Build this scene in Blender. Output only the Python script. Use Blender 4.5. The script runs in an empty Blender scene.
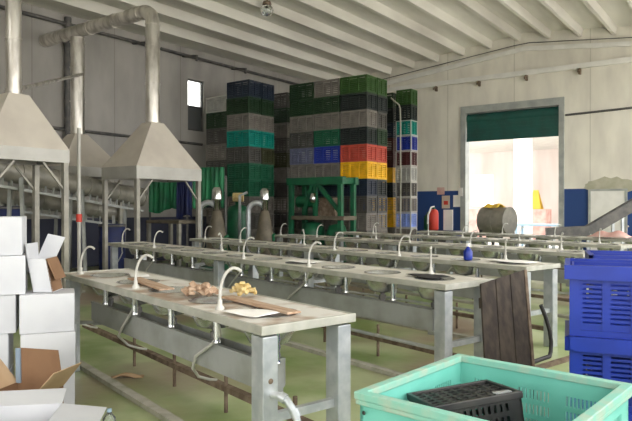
import bpy, math, random
from mathutils import Vector, Matrix
R = random.Random(7)
sc = bpy.context.scene
col = sc.collection
F, CX, HY, CZ = 620.0, 316.0, 207.0, 1.6
def P(px, py, Y): return Vector(((px-CX)/F*Y, Y, CZ+(HY-py)/F*Y))
U = Vector((.81, -.587, 0)).normalized(); V = Vector((.587, .81, 0)).normalized()
D = Vector((-.625, .781, 0)).normalized(); N = Vector((.781, .625, 0)).normalized()
P0 = Vector((5.215, 22, 0))
def H(s, v, z=0): p = P0+U*s+V*v; p.z = z; return p
AU = math.atan2(U.y, U.x); AD = math.atan2(D.y, D.x)

# ------------------------------------------------------------------ materials
MATS = {}
def mat(name, c, rough=.6, metal=0., c2=None, scale=4., detail=4., amt=None, bump=0., bscale=None, lo=.4, hi=.65, stretch=None, trans=0., c3=None):
    if name in MATS: return MATS[name]
    m = bpy.data.materials.new(name); m.use_nodes = True
    nt = m.node_tree; b = nt.nodes['Principled BSDF']
    b.inputs['Base Color'].default_value = (*c, 1); b.inputs['Roughness'].default_value = rough
    b.inputs['Metallic'].default_value = metal
    if trans: b.inputs['Transmission Weight'].default_value = trans
    tc = nt.nodes.new('ShaderNodeTexCoord'); vec = tc.outputs['Object']
    if stretch:
        mp = nt.nodes.new('ShaderNodeMapping'); mp.inputs['Scale'].default_value = stretch
        nt.links.new(vec, mp.inputs['Vector']); vec = mp.outputs['Vector']
    if c2 is not None:
        n = nt.nodes.new('ShaderNodeTexNoise'); n.inputs['Scale'].default_value = scale; n.inputs['Detail'].default_value = detail
        nt.links.new(vec, n.inputs['Vector'])
        r = nt.nodes.new('ShaderNodeValToRGB'); r.color_ramp.elements[0].position = lo; r.color_ramp.elements[1].position = hi
        r.color_ramp.elements[0].color = (*c, 1); r.color_ramp.elements[1].color = (*c2, 1)
        nt.links.new(n.outputs['Fac'], r.inputs['Fac']); out = r.outputs['Color']
        if c3 is not None:
            n2 = nt.nodes.new('ShaderNodeTexNoise'); n2.inputs['Scale'].default_value = scale*.37; n2.inputs['Detail'].default_value = 5
            nt.links.new(vec, n2.inputs['Vector'])
            r2 = nt.nodes.new('ShaderNodeValToRGB'); r2.color_ramp.elements[0].position = .48; r2.color_ramp.elements[1].position = .62
            nt.links.new(n2.outputs['Fac'], r2.inputs['Fac'])
            mx = nt.nodes.new('ShaderNodeMixRGB'); nt.links.new(r2.outputs['Color'], mx.inputs['Fac'])
            nt.links.new(out, mx.inputs['Color1']); mx.inputs['Color2'].default_value = (*c3, 1); out = mx.outputs['Color']
        nt.links.new(out, b.inputs['Base Color'])
    if bump:
        n = nt.nodes.new('ShaderNodeTexNoise'); n.inputs['Scale'].default_value = bscale or scale*3; n.inputs['Detail'].default_value = 3
        nt.links.new(vec, n.inputs['Vector'])
        bp = nt.nodes.new('ShaderNodeBump'); bp.inputs['Strength'].default_value = bump; bp.inputs['Distance'].default_value = .02
        nt.links.new(n.outputs['Fac'], bp.inputs['Height']); nt.links.new(bp.outputs['Normal'], b.inputs['Normal'])
    MATS[name] = m; return m

def wall_mat(name, upper, upper2, blue, zline):
    m = bpy.data.materials.new(name); m.use_nodes = True
    nt = m.node_tree; b = nt.nodes['Principled BSDF']; b.inputs['Roughness'].default_value = .75
    tc = nt.nodes.new('ShaderNodeTexCoord')
    mp = nt.nodes.new('ShaderNodeMapping'); mp.inputs['Scale'].default_value = (1, 1, .35)
    nt.links.new(tc.outputs['Object'], mp.inputs['Vector'])
    n = nt.nodes.new('ShaderNodeTexNoise'); n.inputs['Scale'].default_value = 1.6; n.inputs['Detail'].default_value = 7
    nt.links.new(mp.outputs['Vector'], n.inputs['Vector'])
    r = nt.nodes.new('ShaderNodeValToRGB'); r.color_ramp.elements[0].position = .38; r.color_ramp.elements[1].position = .7
    r.color_ramp.elements[0].color = (*upper, 1); r.color_ramp.elements[1].color = (*upper2, 1)
    nt.links.new(n.outputs['Fac'], r.inputs['Fac'])
    sp = nt.nodes.new('ShaderNodeSeparateXYZ'); nt.links.new(tc.outputs['Object'], sp.inputs['Vector'])
    # panel seams every 2.4 m along the wall
    md = nt.nodes.new('ShaderNodeMath'); md.operation = 'MODULO'; md.inputs[1].default_value = 2.4
    ad = nt.nodes.new('ShaderNodeMath'); ad.operation = 'ADD'; ad.inputs[1].default_value = 240.6
    nt.links.new(sp.outputs['X'], ad.inputs[0]); nt.links.new(ad.outputs[0], md.inputs[0])
    lt = nt.nodes.new('ShaderNodeMath'); lt.operation = 'LESS_THAN'; lt.inputs[1].default_value = .035
    nt.links.new(md.outputs[0], lt.inputs[0])
    mx0 = nt.nodes.new('ShaderNodeMixRGB'); mx0.blend_type = 'MULTIPLY'
    nt.links.new(lt.outputs[0], mx0.inputs['Fac']); nt.links.new(r.outputs['Color'], mx0.inputs['Color1'])
    mx0.inputs['Color2'].default_value = (.8, .8, .78, 1)
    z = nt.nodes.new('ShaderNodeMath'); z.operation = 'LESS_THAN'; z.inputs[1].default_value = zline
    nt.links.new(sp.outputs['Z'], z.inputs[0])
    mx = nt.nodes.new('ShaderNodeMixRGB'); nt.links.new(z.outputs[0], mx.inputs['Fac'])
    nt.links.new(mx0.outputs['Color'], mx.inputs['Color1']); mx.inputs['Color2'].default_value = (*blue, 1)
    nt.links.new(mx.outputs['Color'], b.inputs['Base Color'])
    return m

M = {}
M['gable'] = wall_mat('painted_wall', (.82, .79, .7), (.66, .63, .56), (.02, .06, .21), 2.18)
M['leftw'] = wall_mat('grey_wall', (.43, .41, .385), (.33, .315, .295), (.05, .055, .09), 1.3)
M['ceil'] = mat('ceiling_concrete', (.8, .78, .72), .85, c2=(.52, .49, .44), scale=.9, lo=.42, hi=.75, stretch=(1.0, .25, 1))
M['floor'] = mat('wet_floor', (.22, .31, .1), .34, c2=(.45, .5, .28), scale=1.1, detail=8, lo=.38, hi=.6, c3=(.3, .225, .155), bump=.15, bscale=9)
M['yard'] = mat('yard_concrete', (.74, .71, .66), .9, c2=(.64, .61, .57), scale=.6)
M['galv'] = mat('galvanised_steel', (.42, .45, .47), .42, .55, c2=(.56, .58, .59), scale=9, bump=.04)
M['edge'] = mat('bench_edge_steel', (.36, .36, .31), .5, .25, c2=(.5, .49, .44), scale=7, lo=.35, hi=.7)
M['top'] = mat('dirty_bench_top', (.72, .7, .65), .45, .1, c2=(.36, .25, .17), scale=3.8, detail=9, lo=.46, hi=.64, bump=.1)
M['topold'] = mat('worn_bench_top', (.68, .66, .59), .5, .1, c2=(.47, .44, .37), scale=3.0, detail=8, lo=.4, hi=.7)
M['chrome'] = mat('polished_steel', (.72, .73, .74), .22, 1.)
M['bowl'] = mat('sink_steel', (.62, .63, .64), .25, .8, c2=(.42, .42, .4), scale=6)
M['duct'] = mat('bright_duct_steel', (.74, .71, .66), .28, .75, c2=(.46, .43, .39), scale=8, stretch=(1, 1, .25))
M['hood'] = mat('hood_sheet', (.62, .57, .5), .5, .15, c2=(.55, .5, .44), scale=2.0)
M['hoodrim'] = mat('hood_rim_sheet', (.42, .41, .38), .45, .3, c2=(.36, .35, .32), scale=2.5)
M['hose'] = mat('pale_hose', (.5, .49, .45), .45, .1)
M['rust'] = mat('rusty_angle', (.13, .09, .06), .8, .1, c2=(.24, .18, .13), scale=11)
M['curb'] = mat('pale_curb', (.42, .4, .34), .8, c2=(.3, .3, .23), scale=7)
M['trough'] = mat('grey_trough', (.36, .37, .36), .5, .25, c2=(.27, .28, .25), scale=3.5)
M['darksteel'] = mat('dark_steel', (.1, .1, .1), .55, .3, c2=(.17, .16, .15), scale=5)
M['tube'] = mat('drum_steel', (.24, .23, .2), .45, .3, c2=(.34, .32, .27), scale=4)
M['machgreen'] = mat('green_machine_paint', (.008, .12, .05), .45, c2=(.01, .08, .04), scale=4)
M['cast'] = mat('cast_beige', (.15, .125, .09), .6, c2=(.1, .085, .06), scale=5)
M['tarpg'] = mat('green_tarp', (.012, .2, .075), .6, c2=(.015, .13, .06), scale=3)
M['tarpb'] = mat('blue_tarp', (.008, .018, .1), .6, c2=(.01, .015, .06), scale=3)
M['white'] = mat('white_paint', (.82, .81, .77), .6, c2=(.74, .73, .69), scale=3)
M['boxw'] = mat('white_cardboard', (.6, .61, .64), .75, c2=(.53, .54, .58), scale=2.5, lo=.45, hi=.7)
M['kraft'] = mat('kraft_cardboard', (.25, .14, .075), .8, c2=(.19, .1, .05), scale=3)
M['kraftl'] = mat('pale_kraft', (.52, .36, .22), .8, c2=(.44, .29, .17), scale=3)
M['stripe'] = mat('blue_grey_tape', (.25, .33, .42), .6)
M['bin'] = mat('teal_plastic', (.13, .46, .38), .42, c2=(.17, .52, .44), scale=5, lo=.35, hi=.7)
M['rimdirt'] = mat('dirty_teal_rim', (.2, .46, .37), .55, c2=(.32, .43, .34), scale=14, lo=.42, hi=.66)
M['blue'] = mat('blue_plastic', (.006, .024, .25), .38, c2=(.008, .03, .3), scale=5)
M['black'] = mat('black_plastic', (.012, .012, .013), .4, c2=(.03, .028, .026), scale=8)
M['wood'] = mat('dark_wood', (.03, .021, .016), .75, c2=(.075, .056, .04), scale=3, detail=8, lo=.4, hi=.68, stretch=(6, 6, 1))
M['plank'] = mat('wet_plank', (.33, .2, .12), .7, c2=(.48, .35, .25), scale=4, stretch=(1, 8, 8))
M['debrisb'] = mat('dried_scraps', (.36, .23, .15), .9, c2=(.52, .38, .27), scale=20)
M['debrisy'] = mat('yellow_scraps', (.56, .4, .15), .9, c2=(.64, .52, .28), scale=20)
M['paper'] = mat('paper', (.82, .8, .76), .8)
M['pink'] = mat('pale_pink', (.62, .34, .3), .8, c2=(.7, .5, .45), scale=3)
M['yellow'] = mat('yellow_paint', (.75, .5, .06), .6)
M['lblue'] = mat('pale_blue', (.35, .5, .62), .6)
M['red'] = mat('red_paint', (.6, .05, .03), .5)
M['shutter'] = mat('green_shutter', (.008, .085, .07), .55, c2=(.012, .065, .055), scale=3)
M['jamb'] = mat('grey_jamb', (.4, .42, .4), .6, c2=(.3, .32, .31), scale=3)
M['plaster'] = mat('bare_plaster', (.4, .39, .29), .85, c2=(.5, .48, .38), scale=3)
M['pinkwall'] = mat('pinkish_wall', (.8, .74, .71), .85, c2=(.68, .59, .55), scale=.8, stretch=(1, 1, .2))
M['glass'] = mat('clear_glass', (.9, .95, .95), .05, trans=.9)
M['window'] = mat('frosted_pane', (.95, .96, .97), .5, trans=.95)
M['dull'] = mat('dull_pane', (.13, .14, .15), .5)
M['rubber'] = mat('rubber', (.02, .018, .02), .6)
M['notice'] = mat('notice_paper', (.6, .5, .4), .8)
CR = {'dark green': (.012, .036, .014), 'bright green': (.026, .075, .014), 'black': (.012, .018, .018), 'grey': (.16, .145, .13),
      'dark grey': (.07, .066, .06), 'teal': (.0, .2, .16), 'green': (.008, .09, .045), 'blue': (.012, .03, .26), 'red': (.42, .06, .04), 'yellow': (.72, .4, .01),
      'navy': (.013, .022, .042), 'olive': (.04, .042, .016), 'slate blue': (.12, .13, .21), 'white and blue': (.2, .28, .62), 'maroon': (.07, .02, .02), 'pale grey': (.34, .34, .32)}
for k, c in CR.items(): M['crate_'+k] = mat('crate_'+k.replace(' ', '_'), c, .45, c2=tuple(min(1, x*1.35+.004) for x in c), scale=5)

# ------------------------------------------------------------------ mesh builder
class MB:
    def __init__(s): s.v = []; s.f = []; s.sm = []
    def add(s, vs, fs, smooth=False, M4=None):
        o = len(s.v)
        s.v += [tuple(M4 @ Vector(p)) if M4 else tuple(p) for p in vs]
        s.f += [tuple(i+o for i in f) for f in fs]; s.sm += [smooth]*len(fs); return s
    def box(s, x0, y0, z0, x1, y1, z1, M4=None):
        if x0 > x1: x0, x1 = x1, x0
        if y0 > y1: y0, y1 = y1, y0
        if z0 > z1: z0, z1 = z1, z0
        vs = [(x0,y0,z0),(x1,y0,z0),(x1,y1,z0),(x0,y1,z0),(x0,y0,z1),(x1,y0,z1),(x1,y1,z1),(x0,y1,z1)]
        return s.add(vs, [(0,3,2,1),(4,5,6,7),(0,1,5,4),(1,2,6,5),(2,3,7,6),(3,0,4,7)], M4=M4)
    def hexa(s, b, t):   # two quads, each counter-clockwise from above
        return s.add(list(b)+list(t), [(3,2,1,0),(4,5,6,7),(0,1,5,4),(1,2,6,5),(2,3,7,6),(3,0,4,7)])
    def bar(s, a, b, w, h, up=(0,0,1)):
        a = Vector(a); b = Vector(b); d = (b-a).normalized(); upv = Vector(up)
        if abs(d.dot(upv)) > .98: upv = Vector((1,0,0))
        r = d.cross(upv).normalized(); t = r.cross(d).normalized()
        q = lambda c: [c-r*w/2-t*h/2, c+r*w/2-t*h/2, c+r*w/2+t*h/2, c-r*w/2+t*h/2]
        return s.add(q(a)+q(b), [(0,1,2,3),(7,6,5,4),(0,4,5,1),(1,5,6,2),(2,6,7,3),(3,7,4,0)])
    def tube(s, pts, r, n=10, caps=True):
        pts = [Vector(p) for p in pts]; k = len(pts); rs = r if isinstance(r, (list, tuple)) else [r]*k
        vs = []; ref = None
        for i, p in enumerate(pts):
            d = (pts[min(i+1,k-1)]-pts[max(i-1,0)]).normalized()
            if ref is None: ref = Vector((0,0,1)) if abs(d.z) < .9 else Vector((1,0,0))
            a = (ref-d*ref.dot(d)).normalized(); ref = a; b = d.cross(a)
            for j in range(n):
                t = 2*math.pi*j/n; vs.append(p+(a*math.cos(t)+b*math.sin(t))*rs[i])
        fs = [(i*n+j, i*n+(j+1)%n, (i+1)*n+(j+1)%n, (i+1)*n+j) for i in range(k-1) for j in range(n)]
        s.add(vs, fs, True)
        if caps:
            s.add(vs[:n], [tuple(range(n))[::-1]]); s.add(vs[-n:], [tuple(range(n))])
        return s
    def lathe(s, prof, c=(0,0,0), n=20, M4=None):
        vs = []; k = len(prof)
        for r, z in prof:
            for j in range(n):
                t = 2*math.pi*j/n; vs.append((c[0]+r*math.cos(t), c[1]+r*math.sin(t), c[2]+z))
        fs = [(i*n+j, i*n+(j+1)%n, (i+1)*n+(j+1)%n, (i+1)*n+j) for i in range(k-1) for j in range(n)]
        return s.add(vs, fs, True, M4)
    def sheet(s, fn, nu, nv, th):
        vs = []; 
        for i in range(nu+1):
            for j in range(nv+1): vs.append(Vector(fn(i/nu, j/nv)))
        w = nv+1; nrm = (vs[w]-vs[0]).cross(vs[1]-vs[0]).normalized()*th
        t = [v+nrm for v in vs]; o = len(vs)
        fs = []
        for i in range(nu):
            for j in range(nv):
                a = i*w+j; fs += [(a, a+w, a+w+1, a+1), (o+a, o+a+1, o+a+w+1, o+a+w)]
        for j in range(nv):
            fs += [(j, j+1, o+j+1, o+j), (nu*w+j+1, nu*w+j, o+nu*w+j, o+nu*w+j+1)]
        for i in range(nu):
            fs += [((i+1)*w, i*w, o+i*w, o+(i+1)*w), (i*w+nv, (i+1)*w+nv, o+(i+1)*w+nv, o+i*w+nv)]
        return s.add(vs+t, fs, True)
    def mesh(s, name, m):
        me = bpy.data.meshes.new(name); me.from_pydata(s.v, [], s.f)
        me.polygons.foreach_set('use_smooth', s.sm); me.materials.append(m); me.update(); return me
    def build(s, name, m, parent=None, bevel=0, loc=None, rz=None, label=None):
        o = bpy.data.objects.new(name, s.mesh(name, m)); col.objects.link(o)
        if parent: o.parent = parent
        if loc is not None: o.location = loc
        if rz is not None: o.rotation_euler = (0,0,rz)
        if bevel:
            md = o.modifiers.new('bevel', 'BEVEL'); md.width = bevel; md.segments = 2; md.limit_method = 'ANGLE'
        if label: o['label'] = label
        return o
def thing(name, label, cat, loc=(0,0,0), rz=0, group=None):
    o = bpy.data.objects.new(name, None); col.objects.link(o); o.empty_display_size = .2
    o.location = loc; o.rotation_euler = (0,0,rz); return tag(o, label, cat, group)
def tag(o, label, cat, group=None):
    o['label'] = label; o['category'] = cat
    if group: o['group'] = group
    return o
def struct(name, mb, m, label=None, cat=None, **k):
    o = mb.build(name, m, **k); o['kind'] = 'structure'
    o['label'] = label or name.replace('_', ' '); o['category'] = cat or name.split('_')[0]; return o

# ------------------------------------------------------------------ camera
cd = bpy.data.cameras.new('camera'); cam = bpy.data.objects.new('camera', cd); col.objects.link(cam)
cd.sensor_width = 36; cd.lens = 36*F/632; cd.clip_end = 300
cam.location = (0,0,CZ); cam.rotation_euler = (math.radians(90)-math.atan((210.5-HY)/F), 0, 0); sc.camera = cam

# ------------------------------------------------------------------ setting (local frame: x along gable wall, y outwards, z up)
SL, SR, VB = -5.98, 10.34, -27.0
RS, RZ, SLOPE = 2.18, 7.42, .1026
def roofz(s): return RZ-SLOPE*abs(s-RS)
HW = dict(loc=P0, rz=AU)
struct('floor', MB().box(SL-.2, VB, -.1, SR+.2, 0.25, 0), M['floor'], 'wet concrete floor stained green and brown between the wash benches', 'floor', **HW)
struct('ground', MB().box(-30, .25, -.12, 40, 40, -.02), M['yard'], 'pale concrete yard outside the big doorway', 'yard', **HW)
DW, DH = 3.38, 5.02
g = MB()
def gw(s0, s1, z0a, z1a=None, z1b=None):
    g.hexa([(s0,0,z0a),(s1,0,z0a),(s1,.25,z0a),(s0,.25,z0a)], [(s0,0,z1a),(s1,0,z1b),(s1,.25,z1b),(s0,.25,z1a)])
gw(SL-.2, 0, 0, roofz(SL-.2), roofz(0)); gw(DW, SR+.2, 0, roofz(DW), roofz(SR+.2)); gw(0, RS, DH, roofz(0), RZ); gw(RS, DW, DH, RZ, roofz(DW))
struct('wall_back', g, M['gable'], 'cream gable wall with blue painted lower band around the doorway', 'wall', **HW)
# left wall in its own frame: x along it (towards the camera = negative), with a window hole
wt = -(H(0,0)-P0).length
ZT = roofz(SL)
def wall_v(px):   # v coordinate on left wall at pixel column
    r = (px-CX)/F; c = H(SL, 0); t = (c.x-r*c.y)/(V.x-r*V.y); return -t
w0, w1 = wall_v(188), wall_v(204)
Yw = H(SL, (w0+w1)/2).y
wz1 = CZ+(HY-80)/F*Yw; wz0 = CZ+(HY-131)/F*Yw; wzm = CZ+(HY-107)/F*Yw
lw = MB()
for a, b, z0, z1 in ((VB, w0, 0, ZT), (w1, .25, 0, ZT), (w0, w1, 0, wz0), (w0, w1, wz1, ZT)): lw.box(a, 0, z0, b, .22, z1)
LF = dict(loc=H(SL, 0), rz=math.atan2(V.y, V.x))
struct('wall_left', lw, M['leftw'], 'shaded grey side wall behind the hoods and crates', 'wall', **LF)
wf = thing('window', 'small high window with bright upper pane in the grey side wall', 'window', H(SL, 0), LF['rz']); wf['kind'] = 'structure'; wf.name = 'window_1'
fr = MB()
for a, b, z0, z1 in ((w0, w0+.05, wz0, wz1), (w1-.05, w1, wz0, wz1), (w0+.05, w1-.05, wz0, wz0+.05), (w0+.05, w1-.05, wz1-.05, wz1), (w0+.05, w1-.05, wzm-.03, wzm+.03)): fr.box(a, .06, z0, b, .12, z1)
fr.build('window_frame', M['darksteel'], wf)
MB().box(w0+.05, .085, wzm+.03, w1-.05, .095, wz1-.05).build('pane', M['glass'], wf)
MB().box(w0+.05, .085, wz0+.05, w1-.05, .095, wzm-.03).build('pane', M['dull'], wf, label='dull lower pane')
# ceiling: two sloping slabs with the T ribs cast into them
ce = MB()
def slab(s0, s1, th=.12):
    ce.hexa([(s0,VB,roofz(s0)),(s1,VB,roofz(s1)),(s1,.25,roofz(s1)),(s0,.25,roofz(s0))], [(s0,VB,roofz(s0)+th),(s1,VB,roofz(s1)+th),(s1,.25,roofz(s1)+th),(s0,.25,roofz(s0)+th)])
slab(SL-.25, RS); slab(RS, SR+.25)
k = -8
while k < 9:
    s = 1.96+.98*k; k += 1
    if s < SL+.2 or s > SR-.2: continue
    z = roofz(s)
    ce.hexa([(s-.05,VB,z-.24),(s+.05,VB,z-.24),(s+.05,-.02,z-.24),(s-.05,-.02,z-.24)], [(s-.1,VB,z+.02),(s+.1,VB,z+.02),(s+.1,-.02,z+.02),(s-.1,-.02,z+.02)])
struct('ceiling', ce, M['ceil'], 'pale ribbed concrete ceiling', 'ceiling', **HW)
# right and rear walls (out of frame) with wide openings that let the daylight in
rw = MB()
rw.box(SR, VB, 0, SR+.2, .25, 1.0); rw.box(SR, VB, 5.6, SR+.2, .25, roofz(SR))
for vv in (-26.8, -22.5, -15, -8, -.2): rw.box(SR, vv-.2, 1.0, SR+.2, vv+.2, 5.6)
bw_ = MB(); bw_.box(SL, VB-.2, 0, 3.2, VB, roofz(SL)); bw_.box(3.2, VB-.2, 4.4, SR+.2, VB, roofz(SR)); bw_.box(9.2, VB-.2, 0, SR+.2, VB, 4.4)
struct('wall_rear', bw_, M['gable'], 'rear wall behind the camera with a tall doorway', 'wall', **HW)
gr_ = MB(); gr_.box(SR+.25, VB-40, -.12, SR+45, .25, -.02); gr_.box(SL-30, VB-40, -.12, SR+.25, VB-.2, -.02)
struct('ground_side', gr_, M['yard'], 'concrete ground outside the side opening', 'ground', **HW)
struct('wall_right', rw, M['gable'], 'side wall with a long opening beside the camera', 'wall', **HW)
# door surround, rolled shutter
dj = MB(); dj.box(-.07, -.07, 0, .12, .28, DH+.12); dj.box(DW-.1, -.07, 0, DW+.06, .28, DH+.12); dj.box(.12, -.07, DH-.12, DW-.1, .28, DH+.12)
struct('trim_1', dj, M['jamb'], 'grey steel surround of the big doorway', 'door frame', **HW)
sh = MB(); sh.tube([(.14, .16, DH-.33), (DW-.12, .16, DH-.33)], .2, 16)
zz = DH-.33
while zz > 3.98: sh.box(.14, .0, zz-.125, DW-.12, .03, zz-.01); sh.box(.14,.008,zz-.02,DW-.12,.022,zz); zz -= .12
sh.box(.14, -.02, 3.9, DW-.12, .05, 4.0)
tag(sh.build('roller_shutter', M['shutter'], **HW), 'dark green shutter rolled up across the top of the doorway', 'shutter')
rl = MB(); rl.box(SL, -.13, 5.98, SR, 0, 6.14)
struct('trim_2', rl, M['white'], 'cream horizontal rail across the gable wall above the doorway', 'rail', **HW)
for px in (437, 480, 527, 580):
    r = (px-CX)/F; s = (r*P0.y-P0.x)/(U.x-r*U.y)
    b = MB(); b.bar((s,-.14,5.95), (s,-.3,5.84), .05, .05); b.box(s-.03,-.14,5.8,s+.03,-.01,5.975)
    d = ['over the crates', 'over the left of the doorway', 'over the right half of the doorway', 'right of the doorway'][[437,480,527,580].index(px)]
    tag(b.build('bracket', M['rust'], **HW), 'small rusty bracket under the cream rail '+d, 'bracket', 'rail brackets')
mo = MB()
for a_, b2_ in ((SL, RS), (RS, SR)): mo.bar((a_,-.05,roofz(a_)-.55),(b2_,-.05,roofz(b2_)-.55),.1,.14)
struct('trim_6', mo, M['white'], 'cream moulding following the roof slope on the gable wall', 'moulding', **HW)
cb = MB()
pr = [(s_, -.06, roofz(s_)-.36) for s_ in [SL+.3+i*.5 for i in range(32)]]
cb.tube(pr, .014, 6); struct('trim_3', cb, M['darksteel'], 'dark cable strung under the ceiling along the gable wall', 'cable', **HW)
tag(MB().tube([(DW+.1,-.04,4.55),(SR,-.04,4.75)], .035, 8).build('wall_pipe', M['darksteel'], **HW), 'thin dark pipe running from the doorway corner across the wall', 'pipe')
def gs(px): r = (px-CX)/F; return (r*P0.y-P0.x)/(U.x-r*U.y)
def gz(px, py): s = gs(px); return CZ+(HY-py)/F*H(s,0).y
# white side door and plaster patch
d1 = thing('door', 'closed white panel door in the blue band right of the doorway', 'door', P0, AU); d1.name = 'door_1'; d1['kind'] = 'structure'
MB().box(gs(591), -.05, 0, gs(625), -.005, gz(600,191)).build('door_leaf', M['white'], d1, .006)
b = MB()
for a, c in ((gs(591)-.07, gs(591)), (gs(625), gs(625)+.07)): b.box(a, -.07, 0, c, 0, gz(600,191))
b.box(gs(591)-.07, -.07, gz(600,191), gs(625)+.07, 0, gz(600,191)+.06); b.build('door_frame', M['jamb'], d1)
MB().box(gs(594), -.09, 1.0, gs(596.5), -.05, 1.05).build('door_handle', M['darksteel'], d1)
pv = []
for i in range(28):
    a = 2*math.pi*i/28; pv.append(((gs(583)+gs(640))/2+(gs(640)-gs(583))/2*math.cos(a)*R.uniform(.9,1.05), gz(600,186)+.28*math.sin(a)*R.uniform(.75,1.1)))
b = MB(); n_ = len(pv); b.add([(x,-.006,z) for x,z in pv]+[(x,.0,z) for x,z in pv], [tuple(range(n_))]+[(i,(i+1)%n_,n_+(i+1)%n_,n_+i) for i in range(n_)])
struct('trim_4', b, M['plaster'], 'patch of bare olive plaster above the white panel door', 'plaster patch', **HW)
# conduit on the left wall
zc = 6.3
b = MB(); b.tube([(VB,-.12,zc),(-.3,-.12,zc)], .05, 8)
struct('trim_5', b, M['darksteel'], 'brown conduit along the top of the grey side wall', 'conduit', **LF)
for px, w in ((133, 'over the far hood duct'), (183, 'above the small window'), (232, 'above the left crate stacks')):
    v = wall_v(px); b = MB(); b.bar((v,-.0,zc-.02),(v,-.65,zc-.1),.06,.06); b.bar((v,-.62,zc-.1),(v,-.62,zc-.25),.05,.05)
    tag(b.build('wall_bracket', M['darksteel'], **LF), 'dark bracket arm sticking out below the conduit '+w, 'bracket', 'conduit brackets')
v = wall_v(66)
tag(MB().tube([(v,-.1,.0),(v,-.1,ZT-.1)], .09, 10).build('downpipe', M['darksteel'], **LF), 'dark vertical downpipe on the grey side wall between the ducts', 'pipe')
tag(MB().tube([(wall_v(30),-.1,2.6+1),(wall_v(200),-.1,3.6)], .04, 8).build('wall_pipe', M['darksteel'], **LF), 'thin horizontal pipe low along the grey side wall', 'pipe')
# pendant lamp
lp = P(267, 9, 15.9)
t = thing('ceiling_lamp', 'round glass lamp hanging from the ribbed ceiling', 'lamp', lp)
sl = (lp-P0).dot(U); MB().tube([(0,0,.14),(0,0,roofz(sl)-lp.z+.02)], .03, 8).build('stem', M['rust'], t)
MB().lathe([(.02,.2),(.1,.18),(.12,.1),(.1,.08)], n=16).build('lamp_cap', M['rust'], t)
MB().lathe([(.08,.1),(.15,.03),(.17,-.05),(.13,-.15),(.0,-.2)], n=18).build('globe', M['glass'], t)

# ------------------------------------------------------------------ outside the doorway
FV = 14.0
def fs_(px): r = (px-CX)/F; b = H(0, FV); return (r*b.y-b.x)/(U.x-r*U.y)
def fz(px, py): return CZ+(HY-py)/F*H(fs_(px), FV).y
b = MB(); o0, o1 = fs_(471), fs_(493); zt = 5.2
zo0, zo1 = fz(482, 206), fz(482, 175)
for a, c, z0, z1 in ((-22, o0, 0, zt), (o1, 22, 0, zt), (o0, o1, 0, zo0), (o0, o1, zo1, zt)): b.box(a, FV, z0, c, FV+.3, z1)
struct('wall_yard', b, M['pinkwall'], 'pinkish wall at the far side of the yard', 'wall', **HW)
struct('canopy_roof', MB().box(-22, 6.5, 4.75, 22, FV+.3, 5.0), M['white'], 'flat canopy roof over the far side of the yard', 'canopy', **HW)
r = (523-CX)/F; b0 = H(0, 6.9); s = (r*b0.y-b0.x)/(U.x-r*U.y)
struct('pillar', MB().box(s-.33, 6.6, 0, s+.33, 7.2, 4.75), M['white'], 'square white pillar standing in the yard behind the doorway', 'pillar', **HW)
def yard(px, v): r = (px-CX)/F; b = H(0, v); return H((r*b.y-b.x)/(U.x-r*U.y), v)
def crate_simple(w, d, h):
    b = MB(); b.box(-w/2,-d/2,0,w/2,d/2,.03)
    for x in (-1,1): b.box(x*w/2-x*.03,-d/2,.03,x*w/2,d/2,h)
    for y in (-1,1): b.box(-w/2+.03,y*d/2-y*.03,.03,w/2-.03,y*d/2,h)
    for x in (-1,1):
        for y in (-1,1): b.box(x*(w/2+.02),y*(d/2+.02),0,x*(w/2-.06),y*(d/2-.06),h)
    return b
for i, (px, z, w) in enumerate(((483, 0, 1.5), (483, .75, 1.3), (532, 0, 1.6), (534, .75, 1.4))):
    q = yard(px, 10.6); q.z = z
    tag(crate_simple(w, .9, .74).build('yard_bin', M['pink'], loc=q, rz=AU), ['lower pale pink bin beyond the left half of the doorway','upper pale pink bin beyond the left half of the doorway','lower pale pink bin behind the white pillar','upper pale pink bin behind the white pillar'][i], 'bin', 'bins out in the yard')
q = yard(541, 4.2)
t = thing('yard_table', 'pale blue table standing in the yard right of the pillar', 'table', q, AU)
MB().box(-.95,-.45,.85,.95,.45,.93).build('table_top', M['lblue'], t, .01)
for x in (-.85,.85):
    for y in (-.38,.38): MB().box(x-.04,y-.04,0,x+.04,y+.04,.85).build('leg', M['lblue'], t)
q = yard(538, 10.2); q.z = 1.49; q = yard(536, 10.6); q.z = 1.49
t = thing('warning_stand', 'yellow folding A shaped stand on the pink bins', 'stand', q, AU)
MB().hexa([(-.3,-.28,0),(.3,-.28,0),(.3,-.24,0),(-.3,-.24,0)],[(-.12,-.02,.95),(.12,-.02,.95),(.12,.0,.95),(-.12,.0,.95)]).build('panel', M['yellow'], t)
MB().hexa([(-.3,.24,0),(.3,.24,0),(.3,.28,0),(-.3,.28,0)],[(-.12,.0,.95),(.12,.0,.95),(.12,.02,.95),(-.12,.02,.95)]).build('panel', M['yellow'], t)

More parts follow.
